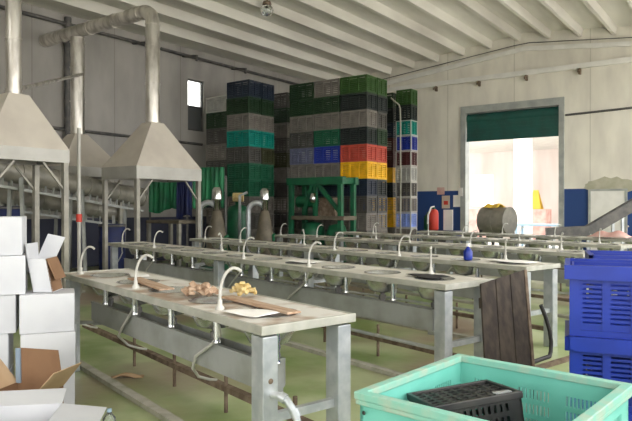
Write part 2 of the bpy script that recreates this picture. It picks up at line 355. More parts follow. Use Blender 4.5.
# ------------------------------------------------------------------ distant crates
def far_crate(w, d, h):
    b = MB(); e = .05; t = .018; h = h-.004; rc = .022
    b.box(-w/2+rc,-d/2+rc,.0,w/2-rc,d/2-rc,.03)
    for x in (-1,1):
        for y in (-1,1): b.box(x*w/2, y*d/2, 0, x*(w/2-e), y*(d/2-e), h)
    for y in (-1,1):
        y0, y1 = y*(d/2-rc), y*(d/2-rc-t)
        b.box(-w/2+e, y*d/2, h-.06, w/2-e, y*(d/2-e), h); b.box(-w/2+e, y*d/2, 0, w/2-e, y*(d/2-e), .04)
        for q in (-.17,.17): b.box(q*w-.02, y*(d/2-.004), .04, q*w+.02, y*(d/2-rc-t), h-.06)
        nn = 7
        for i in range(nn):
            z0 = .04+(h-.1)*i/nn; b.box(-w/2+e, y0, z0, w/2-e, y1, z0+(h-.1)/nn*.72)
    for x in (-1,1):
        x0, x1 = x*(w/2-rc), x*(w/2-rc-t)
        b.box(x*w/2, -d/2+e, h-.06, x*(w/2-e), d/2-e, h); b.box(x*w/2, -d/2+e, 0, x*(w/2-e), d/2-e, .04)
        b.box(x*(w/2-.004), -.02, .04, x*(w/2-rc-t), .02, h-.06)
        nn = 7
        for i in range(nn):
            z0 = .04+(h-.1)*i/nn; b.box(x0, -d/2+e, z0, x1, d/2-e, z0+(h-.1)/nn*.72)
    return b
CW, CDp, CH = .88, .54, .477
ORD = ['top', 'second from the top', 'third from the top', 'fourth from the top', 'fifth from the top', 'sixth from the top', 'seventh from the top', 'eighth from the top', 'third from the floor', 'second from the floor', 'bottom']
ORD10 = ORD[:7]+ORD[8:]
fc_mesh = {}
def pale_frame(w, d, h):
    b = MB(); h -= .004
    for x in (-1,1):
        for y in (-1,1): b.box(x*(w/2+.006), y*(d/2+.006), .004, x*(w/2-.022), y*(d/2-.022), h-.002)
    for z in (.004, h-.03):
        for y in (-1,1): b.box(-w/2+.022, y*(d/2+.006), z, w/2-.022, y*(d/2-.02), z+.026)
        for x in (-1,1): b.box(x*(w/2+.006), -d/2+.022, z, x*(w/2-.02), d/2-.022, z+.026)
    return b
def stack(anchor, colours, where, z0=0, rz=AU, w=CW, d=CDp, jitter=.02, framed=()):
    """anchor = front right bottom corner of the stack (u to the right, v away)"""
    n = len(colours); od = ORD if n == 11 else ORD10
    c = anchor-U*w/2+V*d/2
    for i, cn in enumerate(colours):
        key = (cn, w)
        if key not in fc_mesh: fc_mesh[key] = far_crate(w, d, CH).mesh('plastic_crate', M['crate_'+cn])
        o = bpy.data.objects.new('plastic_crate', fc_mesh[key]); col.objects.link(o)
        j = U*R.uniform(-jitter, jitter)*.6+V*R.uniform(-jitter, jitter)*.4
        o.location = (c.x+j.x, c.y+j.y, z0+(n-1-i)*CH); o.rotation_euler = (0,0,rz+R.uniform(-.008,.008))
        if i in framed:
            fk = ('frame', w)
            if fk not in fc_mesh: fc_mesh[fk] = pale_frame(w, d, CH).mesh('frame', M['hose'])
            fo = bpy.data.objects.new('frame', fc_mesh[fk]); col.objects.link(fo); fo.parent = o; fo['label'] = 'pale edge frame'
        tag(o, cn+' crate, '+od[i]+' of the '+where, 'crate', 'crates in the '+where)
K = lambda s: [x.strip() for x in s.split(',')]
Dc = Vector((.0823*17.0, 17.0, 0)); GAP = .03
stack(Dc, K('bright green,black,grey,black,red,yellow,navy,dark grey,grey,dark grey,grey'), 'tall stack with the red crate')
stack(Dc+V*(CDp+GAP), K('bright green,black,dark grey,dark green,red,yellow,black,dark grey,grey,grey,dark grey'), 'stack behind the red crate one')
stack(Dc-U*(CW+GAP), K('grey,dark green,grey,green,blue,grey,navy,dark grey,grey,dark grey,grey'), 'stack with a bright blue crate')
stack(Dc-U*(CW+GAP)*2, K('dark green,dark green,grey,dark grey,slate blue,grey,dark grey,grey,dark grey,grey,dark grey'), 'stack with the slate blue crate')
Ec = Vector(((249-CX)/F*17.7, 17.7, 0))
stack(Ec, K('navy,dark green,grey,teal,dark grey,green,green,grey,dark grey,grey,dark grey'), 'left tall stack with a teal crate')
stack(Ec+V*(CDp+GAP), K('navy,dark green,grey,teal,olive,green,green,grey,grey,dark grey,grey'), 'stack behind the left teal one')
Fc = Ec-U*(CW+GAP)+V*.06
stack(Fc, K('pale grey,dark green,dark grey,grey,dark grey,grey,navy,grey,dark grey,grey'), 'lowest stack at the far left', z0=.14, framed=(0,))
b = MB()
for y in (-.22,0,.22): b.box(-.44,y-.05,0,.44,y+.05,.1)
for i in range(6): b.box(-.44+i*.15,-.27,.1,-.44+i*.15+.12,.27,.14)
c = Fc-U*CW/2+V*CDp/2
tag(b.build('pallet', M['plank'], loc=c, rz=AU), 'wooden pallet under the lowest crate stack', 'pallet')
Gc = Vector(((287-CX)/F*19.7, 19.7, 0))
stack(Gc, K('dark grey,dark green,grey,dark grey,olive,grey,dark grey,grey,dark grey,grey,grey'), 'recessed stack between the two groups')
Hc = Vector(((393-CX)/F*19.75, 19.75, 0))
stack(Hc, K('dark green,black,navy,maroon,maroon,yellow,black,yellow,yellow,grey,grey'), 'half hidden three-yellow stack')
Ic = Vector(((411-CX)/F*19.1, 19.1, 0))
stack(Ic, K('bright green,black,teal,blue,maroon,pale grey,dark grey,grey,white and blue,grey,grey'), 'narrow rightmost stack by the wall', w=.52, d=.42, framed=range(2, 11))

# ------------------------------------------------------------------ wash benches
BW, BH = .64, .95
def hole_top(L, cents, rad):
    """bench top sheet in local x (0..L), y (0..-BW): cells with a round hole around each sink"""
    b = MB(); z1, z0 = BH, BH-.012; n = 24
    edges = [0]
    for i in range(len(cents)-1): edges.append((cents[i]+cents[i+1])/2)
    edges.append(L); cy = -.28
    for i, cx in enumerate(cents):
        x0, x1 = edges[i], edges[i+1]; sq = []; ci = []
        for j in range(n):
            a = 2*math.pi*j/n; ca, sa = math.cos(a), math.sin(a)
            kx = ((x1-cx) if ca > 0 else (cx-x0))/max(abs(ca), 1e-6); ky = ((0-cy) if sa > 0 else (BW+cy))/max(abs(sa), 1e-6); q = min(kx, ky)
            sq.append((cx+ca*q, cy+sa*q)); ci.append((cx+ca*rad, cy+sa*rad))
        cor = [(x1,0),(x0,0),(x0,-BW),(x1,-BW)]
        for z, fl in ((z1, False), (z0, True)):
            o = [(x,y,z) for x,y in sq]+[(x,y,z) for x,y in ci]
            fs = []
            for j in range(n):
                f = (j, (j+1)%n, n+(j+1)%n, n+j); fs.append(f if not fl else f[::-1])
            b.add(o, fs)
            for (cx_, cy_) in cor:   # corner triangles
                ang = math.atan2(cy_-cy, cx_-cx) % (2*math.pi); j = int(ang/(2*math.pi)*n)
                tri = [(cx_,cy_,z), (*sq[j],z), (*sq[(j+1)%n],z)]
                b.add(tri, [(0,2,1)] if not fl else [(0,1,2)])
    return b
def bench(name, A, L, label, first, topm, tap_side, hoses=True, detail=True, left_leg=True):
    t = thing('wash_bench', label, 'bench', (A.x, A.y, 0), AD, 'steel wash benches in the hall')
    cents = []; x = first
    while x < L-.3: cents.append(x); x += .67
    hole_top(L, cents, .17).build('bench_top', topm, t)
    e = MB()
    e.box(-.012,0,BH-.046,L+.012,.022,BH+.004); e.box(-.012,-BW-.022,BH-.046,L+.012,-BW,BH+.004)
    e.box(-.022,-BW-.022,BH-.046,0.0,.022,BH+.006); e.box(L,-BW-.022,BH-.046,L+.022,.022,BH+.006)
    for q in range(int(L/1.34)+1): e.box(.67+q*1.34-.02,-BW,BH-.06,.67+q*1.34+.02,0,BH-.014) if .67+q*1.34 < L-.1 else None
    e.build('edge_rail', M['edge'], t, .004)
    xs = [.06] + ([L/2] if L > 5 else []) + [L-.1]
    for x in xs:
        for y in (-.05, -BW+.05):
            if name == 'first' and x > 1 and y < -.2: continue
            MB().box(x-.06,y-.05,0,x+.06,y+.05,BH-.06).build('leg', M['galv'], t, .006)
        MB().bar((x,-.06,.42),(x,-BW+.06,.42),.04,.05).build('cross_bar', M['galv'], t) if not (name == 'first' and x > 1) else None
    tr = MB(); y0, y1 = -.2, -.36       # sheet trough under the sinks, open on top
    tr.box(.3,y0-.006,.5,L-.2,y0+.006,.67); tr.box(.3,y1-.006,.5,L-.2,y1+.006,.67); tr.box(.3,y1,.49,L-.2,y0,.505); tr.box(.3,y0-.02,.665,L-.2,y0+.012,.68); tr.box(.3,y1,.5,.312,y0,.67)
    for x in xs: xx_ = min(max(x,.34),L-.25); tr.bar((xx_,y0,.47),(xx_,y1,.47),.05,.04); tr.bar((x,-.1,.47),(xx_,y0-.02,.475),.03,.03)
    tr.build('trough', M['trough'], t)
    lr = MB(); lr.box(.1,-BW+.02,.17,L-.1+(1.3 if name == 'first' else 0),-BW+.08,.215)
    for q in range(int(L/.9)+(1 if name == 'first' else 0)):
        x = .5+q*.9; lr.tube([(x,-BW+.05,0),(x,-BW+.05,.34)], .016, 8)
    lr.build('lower_rail', M['rust'], t, label='rusty low rail')
    MB().tube([(.1,-.12,.36),(L-.1,-.12,.36)], .018, 8).build('water_pipe', M['galv'], t) if name != 'first' else None
    for i, cx in enumerate(cents):
        bw = MB().lathe([(.185,BH+.003),(.18,BH+.006),(.164,BH+.002),(.155,BH-.09),(.115,BH-.165),(.03,BH-.19),(.03,BH-.2),(.125,BH-.175),(.165,BH-.095),(.178,BH-.004)], (cx,-.28,0), 20)
        s_ = bw.build('sink_bowl', M['bowl'], t)
        dr = MB(); dr.tube([(cx,-.28,BH-.195),(cx,-.28,.62)], .022, 8); dr.tube([(cx,-.28,.73),(cx,-.28,.69)], .036, 8)
        dr.build('drain', M['darksteel'], s_)
        wv = MB(); x = cx-.29; rr = []; pp = []
        for q in range(9): pp.append((x,-.13,BH-.05-.022*q)); rr.append(.02 if q%2 else .026)
        wv.tube(pp, rr, 10); wv.build('valve', M['chrome'], t)
        if i % 2 == 0:
            tx = cx+.29
            for sd in ((-.1,1),(-BW+.08,-1)) if tap_side == 2 else (((-.1,1),) if (i//2) % 3 or tap_side == 1 else ((-BW+.08,-1),)):
                y = sd[0]; tp = MB()
                tp.lathe([(.03,BH-.01),(.03,BH+.015),(.016,BH+.03),(.016,BH+.06),(.012,BH+.065)], (tx,y,0), 12)
                pts = [(tx,y,BH+.02),(tx,y,BH+.07)]
                for q in range(1,10):
                    a = math.pi*.66*q/9; rx = .07; pts.append((tx-.06*(1-math.cos(a)), y-sd[1]*rx*(1-math.cos(a)), BH+.08+.185*math.sin(a)))
                tp.tube(pts, .0105, 8)
                tp.build('tap', M['hose'], t)
                if hoses and sd[1] > 0:
                    h = MB(); ph = R.uniform(-.04,.04)
                    h.tube([(tx+.0,-.1,BH-.02),(tx+.02,-.1,.86),(tx+.08+ph,-.13,.78),(tx+.25+ph,-.155,.68),(tx+.45,-.165,.56),(tx+.55+ph,-.18,.46),(tx+.66,-.3,.35),(tx+.76,-.45,.28),(tx+.84,-BW+.09,.245)], .011, 7)
                    h.build('hose', M['hose'], t)
    return t
A1 = Vector((-.287, 3.36, 0)); A2 = Vector((1.08, 5.18, 0)); A3 = Vector((2.27, 6.7, 0)); A4 = Vector((3.69, 8.57, 0)); A5 = Vector((5.06, 10.3, 0)); A6 = Vector((6.4, 12.0, 0))
B1 = bench('first', A1, 3.5, 'nearest wash bench with brown planks and scraps on its white top', .35, M['top'], 1)
el = MB(); el.tube([(-.0,-.06,.57),(-.05,-.07,.575),(-.1,-.09,.555),(-.15,-.11,.49),(-.17,-.12,.4),(-.17,-.12,0.0)], .021, 10); el.tube([(-.06,-.072,.574),(-.09,-.085,.562)], .028, 10); el.tube([(-.135,-.105,.515),(-.155,-.113,.475)], .028, 10)
el.build('drain_elbow', M['galv'], B1)
bo = MB(); bo.lathe([(0,.004),(.014,.003),(.016,0)], n=12, M4=Matrix.Translation((-.0005,-.05,.645)) @ Matrix.Rotation(-math.pi/2,4,'Y')); bo.build('bolt', M['rust'], B1)
bench('b', A2, 7.7, 'second wash bench from the camera with the dark board against its end', .35, M['topold'], 0)
bench('b', A3, 7.75, 'third wash bench from the camera with a small blue jug', .35, M['topold'], 0)
bench('b', A4, 7.4, 'fourth wash bench from the camera, ending behind the front blue crates', .35, M['topold'], 0)
bench('b', A5, 7.25, 'fifth wash bench from the camera, ending left of the grey conveyor', .35, M['topold'], 0, hoses=False)
bench('b', A6, 5.9, 'farthest wash bench below the doorway and the steel drum', .35, M['topold'], 0, hoses=False)
def onb(A, x, y, z=BH+.012): p = A+D*x-N*(-y); p = A+D*x+N*y; p.z = z; return p
# floor curbs beneath the front of each bench
for i, (A, L, w) in enumerate(((A1,4.2,'under the nearest bench'),(A2,8,'under the second bench'),(A3,8.5,'under the third bench'),(A4,7.6,'under the fourth bench'))):
    b = MB(); b.box(.14,-.2,0,L,-.12,.04)
    tag(b.build('floor_curb', M['curb'], loc=A, rz=AD), 'pale low curb strip on the floor '+w, 'curb', 'curbs on the floor')
# things on the nearest bench
def plank(a, b, w, h, m, label):
    o = MB(); a = Vector(a); b = Vector(b); L = (b-a).length
    o.box(0,-w/2,0,L,w/2,h); ob = o.build('plank', m, loc=a, rz=math.atan2((b-a).y,(b-a).x), bevel=.004); tag(ob, label, 'plank', 'planks on the nearest bench'); return ob
plank(onb(A1,.16,.33), onb(A1,1.0,.36), .10, .014, M['plank'], 'reddish brown plank lying near the right end of the nearest bench')
plank(onb(A1,1.62,.2), onb(A1,2.5,.3), .12, .014, M['plank'], 'reddish brown plank lying past the scraps, middle of the nearest bench')
def heap(c, r, m, label, n=46, name='scrap_heap'):
    c = c+Vector((0,0,.012))
    o = MB()
    for i in range(n):
        a = R.uniform(0,6.28); q = r*math.sqrt(R.random()); hgt = (1-(q/r)**2)*.06
        p = Vector((q*math.cos(a)*1.4, q*math.sin(a)*.8, R.uniform(0,1)*hgt))
        e = Matrix.Translation(p+Vector((0,0,.014))) @ Matrix.Rotation(R.uniform(0,6),4,(R.uniform(-.4,.4),R.uniform(-.4,.4),1))
        w = R.uniform(.012,.034); o.box(-w,-w*.6,-.008,w,w*.6,.012,M4=e)
    ob = o.build(name, m, loc=c, rz=AD); tag(ob, label, 'scraps'); ob['kind'] = 'stuff'; return ob
heap(onb(A1,1.22,.28), .13, M['debrisb'], 'heap of brown dried scraps on the nearest bench')
heap(onb(A1,1.0,.5), .09, M['debrisy'], 'heap of yellow scraps behind the tap on the nearest bench', 34)
def scrap(c, w, d, rz, label, m=None, name='paper_sheet', cat='paper'):
    o = MB(); o.sheet(lambda a,b: ((a-.5)*w, (b-.5)*d, .004+.006*math.sin(a*5)*math.cos(b*4)), 8, 6, .002)
    tag(o.build(name, m or M['paper'], loc=c, rz=rz), label, cat); return o
scrap(onb(A1,.36,.15), .3, .2, AD+.2, 'crumpled white paper at the right end of the nearest bench')
scrap(onb(A1,2.75,.45), .3, .16, AD-.3, 'crumpled white paper by the far planks of the nearest bench')
scrap(onb(A2,2.4,.33), .5, .2, AD+.1, 'white paper sheet in the middle of the second bench')
scrap(onb(A3,.42,.34,BH+.016), .6, .25, AD-.02, 'white paper sheet at the right end of the third bench')
scrap(onb(A2,.45,.3), .35, .25, AD-.2, 'brown cloth at the right end of the second bench', M['rubber'], 'cloth', 'cloth')
# small blue jug on the third bench
q = onb(A3, .86, .12, BH+.012)
t = thing('jug', 'small blue plastic jug on the edge of the third bench', 'jug', q)
MB().lathe([(0,0),(.05,.0),(.055,.02),(.055,.1),(.03,.14),(.02,.15),(.02,.17),(0,.17)], n=14).build('body', M['blue'], t)
MB().lathe([(.024,.165),(.024,.2),(0,.2)], n=12).build('cap', M['white'], t)
q = onb(A6, .85, .3); h_ = MB(); h_.sheet(lambda a,b: ((a-.5)*.8,(b-.5)*.4,.02+.14*math.sin(a*3.14)*math.sin(b*3.14)*(1+.4*math.sin(a*9))), 14, 8, .006)
tag(h_.build('cloth', M['pink'], loc=q, rz=AD), 'crumpled pinkish cloth on the farthest bench near the conveyor', 'cloth')
# pale rag on the floor under the nearest bench
q = P(127, 378, CZ*F/(378-HY)); q.z = 0
h_ = MB(); h_.sheet(lambda a,b: ((a-.5)*.3,(b-.5)*.09,.006+.03*math.sin(a*3.14)*abs(math.sin(b*3.14+a*4))), 12, 6, .004)
tag(h_.build('rag', M['kraftl'], loc=q, rz=.1), 'pale crumpled rag lying on the green floor', 'rag')

# ------------------------------------------------------------------ dark board, hose
bl, br, tl, tr_ = Vector((1.38,4.98,0)), Vector((1.79,5.08,0)), Vector((1.42,5.34,.94)), Vector((1.80,5.47,1.05))
ax = (br-bl).normalized(); up = ((tl-bl)).normalized(); nn = ax.cross(up).normalized()
t = thing('wooden_board', 'dark brown plank board leaning against the end of the second bench', 'board', bl)
Mx = Matrix(((ax.x,nn.x*-1,up.x,0),(ax.y,-nn.y,up.y,0),(ax.z,-nn.z,up.z,0),(0,0,0,1)))
hl, hr = (tl-bl).length, (tr_-br).length
for i in range(3):
    f0, f1 = i/3+.006, (i+1)/3-.006; w = .43
    o = MB(); z0 = hl+(hr-hl)*f0; z1 = hl+(hr-hl)*f1
    vs = [(f0*w,0,0),(f1*w,0,0),(f1*w,.03,0),(f0*w,.03,0)], [(f0*w,0,z0),(f1*w,0,z1),(f1*w,.03,z1),(f0*w,.03,z0)]
    o.hexa([tuple(Mx@Vector(v)) for v in vs[0]], [tuple(Mx@Vector(v)) for v in vs[1]]); o.build('board', M['wood'], t, .003)
for z in (.12, .8): MB().box(.0,.03,z,.43,.055,z+.09, M4=Mx).build('batten', M['wood'], t)
o = MB(); o.box(.43,-.004,.0,.455,.05,hr, M4=Mx); o.build('edge_strip', M['rust'], t)
o = MB(); ho = P(541,305,6.6)
o.tube([ho, P(543,310,6.6), P(546.5,319,6.6), P(550,331,6.6), P(551.5,342,6.6), P(551,352,6.6), Vector((P(548,360,6.6).x,6.55,.02)), Vector((2.2,6.3,.02))], .022, 8)
tag(o.build('rubber_hose', M['rubber']), 'dark curved hose hanging down by the end of the third bench', 'hose')
o = MB(); a = Vector((1.95,5.9,.02)); b_ = Vector((2.75,6.55,.02)); o.bar(a,b_,.05,.04)
tag(o.build('floor_bar', M['rust']), 'rusty bar lying on the floor beside the third bench legs', 'bar')

# ------------------------------------------------------------------ foreground bins
def slot_wall(b, L, z0, z1, th, groups, sw, sh, pitch_x, pitch_z, M4):
    """wall in x 0..L, y 0..th: groups = (x_start, n_x, z_start, n_z) of slots sw x sh"""
    xs = sorted({0, L} | {g[0]+i*pitch_x+q for g in groups for i in range(g[1]) for q in (0, sw)})
    zs = sorted({z0, z1} | {g[2]+i*pitch_z+q for g in groups for i in range(g[3]) for q in (0, sh)})
    def is_slot(xm, zm):
        for g in groups:
            i = (xm-g[0])/pitch_x; j = (zm-g[2])/pitch_z
            if 0 <= i < g[1] and 0 <= j < g[3] and (i-int(i))*pitch_x < sw and (j-int(j))*pitch_z < sh: return True
        return False
    for i in range(len(xs)-1):
        j = 0
        while j < len(zs)-1:
            if is_slot((xs[i]+xs[i+1])/2, (zs[j]+zs[j+1])/2): j += 1; continue
            k2 = j
            while k2 < len(zs)-1 and not is_slot((xs[i]+xs[i+1])/2, (zs[k2]+zs[k2+1])/2): k2 += 1
            b.box(xs[i], 0, zs[j], xs[i+1], th, zs[k2], M4=M4); j = k2
def side_frames(W, Dp):
    Rz = lambda a: Matrix.Rotation(a, 4, 'Z')
    return [(W, Matrix.Translation((-W/2,-Dp/2,0))), (Dp, Matrix.Translation((W/2,-Dp/2,0)) @ Rz(math.pi/2)), (W, Matrix.Translation((W/2,Dp/2,0)) @ Rz(math.pi)), (Dp, Matrix.Translation((-W/2,Dp/2,0)) @ Rz(-math.pi/2))]
def teal_bin(loc, rz, label):
    W, Dp, Hh = .76, .80, .44
    t = thing('plastic_bin', label, 'bin', loc, rz, 'teal bins in the foreground')
    b = MB(); b.box(-W/2,-Dp/2,0,W/2,Dp/2,.02)
    for L, Mf in side_frames(W, Dp):
        gr = [(L*.14,9,.1,4),(L*.42,9,.1,4),(L*.70,9,.1,4)]
        slot_wall(b, L, .0, Hh-.03, .014, gr, .008, .045, .0165, .066, Mf)
    b.build('bin_body', M['bin'], t)
    r = MB()
    for L, Mf in side_frames(W, Dp):
        r.box(-.018,-.018,Hh-.03,L+.004-.018,.022,Hh, M4=Mf); r.box(-.014,-.014,Hh-.05,L,.0,Hh-.03, M4=Mf)
    r.build('bin_rim', M['rimdirt'], t, .004, label='scuffed dirty rim')
    for L, Mf in side_frames(W, Dp):
        h = MB(); h.lathe([(0,0),(.008,0),(.008,.002),(0,.002)], n=10, M4=Mf @ Matrix.Translation((.03,-.0155,Hh-.075)) @ Matrix.Rotation(math.pi/2,4,'X'))
        h.build('rivet', M['black'], t)
    return t
Bc = Vector((.70,3.02,0)); ab = Vector((.57,-.50,0)).normalized(); bb_ = Vector((-ab.y,ab.x,0))
ctr = Bc+ab*.38-bb_*.40; rzb = math.atan2(ab.y, ab.x)
teal_bin((ctr.x,ctr.y,0), rzb, 'lower teal bin hidden under the front teal bin')
teal_bin((ctr.x,ctr.y,.4405), rzb, 'large open teal bin in front with a black crate inside')
# black crate in the bin, tilted
t = thing('harvest_crate', 'small black crate lying tilted inside the open teal bin', 'crate', (.63,2.52,.575))
t.rotation_euler = (math.radians(-6), math.radians(-5), math.radians(14))
W, Dp, Hh = .37, .27, .26
b = MB()   # lies upside down: ribbed base on top
for L, Mf in side_frames(W, Dp): slot_wall(b, L, 0.02, Hh, .01, [(L*.1,int(L*.8/.026),.05,4)], .012, .03, .026, .05, Mf)
for i in range(9): x = -W/2+.012+i*(W-.024)/8; b.box(x-.007,-Dp/2,Hh-.012,x+.007,Dp/2,Hh)
for i in range(7): y = -Dp/2+.012+i*(Dp-.024)/6; b.box(-W/2,y-.006,Hh-.012,W/2,y+.006,Hh)
b.build('crate_body', M['black'], t)
r = MB()
for L, Mf in side_frames(W, Dp): r.box(-.014,-.014,0,L,.014,.03, M4=Mf); r.box(-.006,-.006,Hh-.02,L,.01,Hh+.008, M4=Mf)
r.build('crate_rim', M['black'], t, .003)
for x in (-1,1): MB().box(x*(W/2+.012),-.06,.03,x*(W/2-.005),.06,.06).build('handle', M['black'], t)
c_ = MB(); c_.box(W/2-.09,-Dp/2+.03,Hh+.002,W/2-.02,-Dp/2+.06,Hh+.006); c_.build('sticker', M['galv'], t, label='pale sticker')
# blue crates
def blue_crate_mesh():
    W, Dp, Hh = .78, .56, .42
    b = MB(); b.box(-W/2+.04,-Dp/2+.04,.0,W/2-.04,Dp/2-.04,.02)
    for L, Mf in side_frames(W-.08, Dp-.08):
        n = 4 if L > .6 else 3; step = (L-.1)/n
        slot_wall(b, L, 0, Hh-.02, .014, [(.06+i*step,1,.075,9) for i in range(n)], step*.68, .012, 1, .028, Mf)
        for i in range(n+1): b.box(.06+i*step-step*.3,-.008,.03,.06+i*step-step*.02,.0,Hh-.08, M4=Mf) if 0 < i < n else None
        b.box(-.012,-.012,0,.045,.02,Hh-.08, M4=Mf); b.box(-.012,-.012,0,L+.012,.01,.035, M4=Mf)
    bm_ = b.mesh('crate_body', M['blue'])
    r = MB()
    for L, Mf in side_frames(W, Dp): r.box(0,0,Hh-.085,L,.03,Hh-.002, M4=Mf); r.box(0,.03,Hh-.085,L,.05,Hh-.075, M4=Mf)
    return bm_, r.mesh('crate_rim', M['blue'])
bmz = blue_crate_mesh()
def blue_crate(loc, rz, label):
    t = thing('blue_crate', label, 'crate', loc, rz, 'blue crates stacked at the right')
    for nme, me in zip(('crate_body','crate_rim'), bmz):
        o = bpy.data.objects.new(nme, me); col.objects.link(o); o.parent = t
def corner_loc(px, Y, rz, z):   # front left corner of the crate at this pixel column
    c = Vector(((px-CX)/F*Y, Y, 0)) + Matrix.Rotation(rz, 3, 'Z') @ Vector((.39, .28, 0)); return (c.x, c.y, z)
rzc = math.radians(-22)
for i, w in enumerate(('bottom', 'middle', 'top')):
    blue_crate(corner_loc(565, 3.65, rzc, i*.42), rzc+[.01,0,-.01][i], w+' crate of the front blue stack beside the teal bin')
for i, w in enumerate(('bottom', 'middle', 'top')):
    blue_crate(corner_loc(588, 4.42, rzc, i*.42), rzc+[0,.01,.02][i], w+' crate of the blue stack behind the front blue stack')

# ------------------------------------------------------------------ cardboard boxes
def carton(loc, rz, w, d, h, label, m=None, flap_seam=True):
    t = thing('carton', label, 'box', loc, rz, 'white cartons stacked at the left')
    MB().box(-w/2,-d/2,0,w/2,d/2,h).build('carton_body', m or M['boxw'], t, .006)
    s = MB(); s.box(-.025,-d/2-.0015,h-.07,.025,-d/2,h); s.box(-.025,-d/2-.0015,h,.025,d/2,h+.001)
    s.build('tape', M['boxw'], t)
    return t
hB = .305; wn = ['bottom', 'second', 'third', 'fourth', 'top']
def front_corner(px, Y, rz, x, y): c = Vector(((px-CX)/F*Y, Y, 0)) + Matrix.Rotation(rz, 3, 'Z') @ Vector((x, y, 0)); return (c.x, c.y)
ra = math.radians(21)
for i, px in enumerate((10, 8, 15.5, 25, 22)):     # right front corner of each carton of the tall stack
    rz = ra+[.02,-.02,.0,.02,-.03][i]
    carton((*front_corner(px, 4.86, rz, -.23, .17), i*hB), rz, .46, .34, hB-.002, (wn[i]+' white carton of the tall left stack') if i not in (0, 4) else wn[i]+' white carton of the tall stack at the left edge')
for i, px in enumerate((19, 20, 19)):               # left front corner
    rz = ra+[.0,-.015,.015][i]
    carton((*front_corner(px, 4.8, rz, .2, .17), i*hB), rz, .40, .34, hB-.002, ['bottom', 'middle', 'top'][i]+' white carton of the short stack left of the nearest bench')
# open carton on the short stack
t = thing('open_carton', 'tilted open white carton with brown inside on the short stack', 'box', (-2.185,5.06,3*hB+.002), math.radians(4))
w, d, h = .15, .24, .27; b = MB()
sk = .05
b.hexa([(-w/2,-d/2,0),(w/2,-d/2,0),(w/2,-d/2+.006,0),(-w/2,-d/2+.006,0)],[(-w/2-sk,-d/2,h),(w/2-sk,-d/2,h),(w/2-sk,-d/2+.006,h),(-w/2-sk,-d/2+.006,h)])
b.hexa([(-w/2,d/2-.006,0),(w/2,d/2-.006,0),(w/2,d/2,0),(-w/2,d/2,0)],[(-w/2-sk,d/2-.006,h),(w/2-sk,d/2-.006,h),(w/2-sk,d/2,h),(-w/2-sk,d/2,h)])
b.hexa([(-w/2,-d/2,0),(-w/2+.006,-d/2,0),(-w/2+.006,d/2,0),(-w/2,d/2,0)],[(-w/2-sk,-d/2,h),(-w/2-sk+.006,-d/2,h),(-w/2-sk+.006,d/2,h),(-w/2-sk,d/2,h)])
b.box(-w/2,-d/2,0,w/2,d/2,.006); b.build('carton_body', M['boxw'], t)
b = MB(); b.hexa([(w/2-.006,-d/2,0),(w/2,-d/2,0),(w/2+.0,d/2,0),(w/2-.006,d/2,0)],[(w/2-sk-.006,-d/2,h),(w/2-sk,-d/2,h),(w/2-sk,d/2,h),(w/2-sk-.006,d/2,h)]); b.build('side_panel', M['kraft'], t, label='brown side panel')
b = MB(); b.hexa([(-w/2-sk,d/2-.006,h),(w/2-sk,d/2-.006,h),(w/2-sk,d/2,h),(-w/2-sk,d/2,h)],[(-w/2+.03,d/2+.0,h+.19),(w/2+.02,d/2+.0,h+.16),(w/2+.02,d/2+.006,h+.16),(-w/2+.03,d/2+.006,h+.19)]); b.build('flap', M['boxw'], t)
b = MB(); b.hexa([(-w/2-sk,-d/2,h),(-w/2-sk+.006,-d/2,h),(-w/2-sk+.006,d/2,h),(-w/2-sk,d/2,h)],[(-w/2-.06,-d/2,h+.12),(-w/2-.054,-d/2,h+.12),(-w/2-.054,d/2,h+.12),(-w/2-.06,d/2,h+.12)]); b.build('flap', M['boxw'], t)
b = MB(); b.hexa([(w/2-sk-.0,-d/2,h),(w/2-sk+.006,-d/2,h),(w/2-sk+.006,d/2,h),(w/2-sk,d/2,h)],[(w/2+.02,-d/2,h-.17),(w/2+.026,-d/2,h-.17),(w/2+.026,d/2,h-.17),(w/2+.02,d/2,h-.17)]); b.build('flap', M['kraft'], t, label='brown hanging flap')
# brown open carton
def open_box(loc, rz, w, d, h, mo, label, flaps, cat='box'):
    t = thing('open_carton', label, cat, loc, rz)
    b = MB(); th = .006
    b.box(-w/2,-d/2,0,w/2,d/2,th); b.box(-w/2,-d/2,th,-w/2+th,d/2,h); b.box(w/2-th,-d/2,th,w/2,d/2,h); b.box(-w/2+th,-d/2,th,w/2-th,-d/2+th,h); b.box(-w/2+th,d/2-th,th,w/2-th,d/2,h)
    b.build('carton_body', mo, t)
    for side, ln, ang, m in flaps:     # ang from vertical, outwards positive
        a = math.radians(ang); dx, dz = math.sin(a)*ln, math.cos(a)*ln
        L = w if side in 'fb' else d
        k_ = {'f': (0,-1), 'b': (0,1), 'l': (-1,0), 'r': (1,0)}[side]
        base = Vector((k_[0]*w/2, k_[1]*d/2, h)); tang = Vector((-k_[1],k_[0],0)); out = Vector((k_[0],k_[1],0))
        q0 = base-tang*L/2; q1 = base+tang*L/2; tip = out*dx+Vector((0,0,dz)); nrm = (out*math.cos(a)-Vector((0,0,math.sin(a))))*-.005
        o = MB(); o.hexa([q0,q1,q1+nrm,q0+nrm],[q0+tip+tang*.02,q1+tip-tang*.02,q1+tip-tang*.02+nrm,q0+tip+tang*.02+nrm]); o.build('flap', m, t)
    return t
t = open_box((-2.02,4.28,0), math.radians(-14), .38, .34, .33, M['kraft'], 'brown open carton with raised flaps before the short white stack', (('b',.26,-6,M['kraft']),('l',.24,40,M['kraftl']),('r',.24,42,M['kraftl']),('f',.2,140,M['kraftl'])))
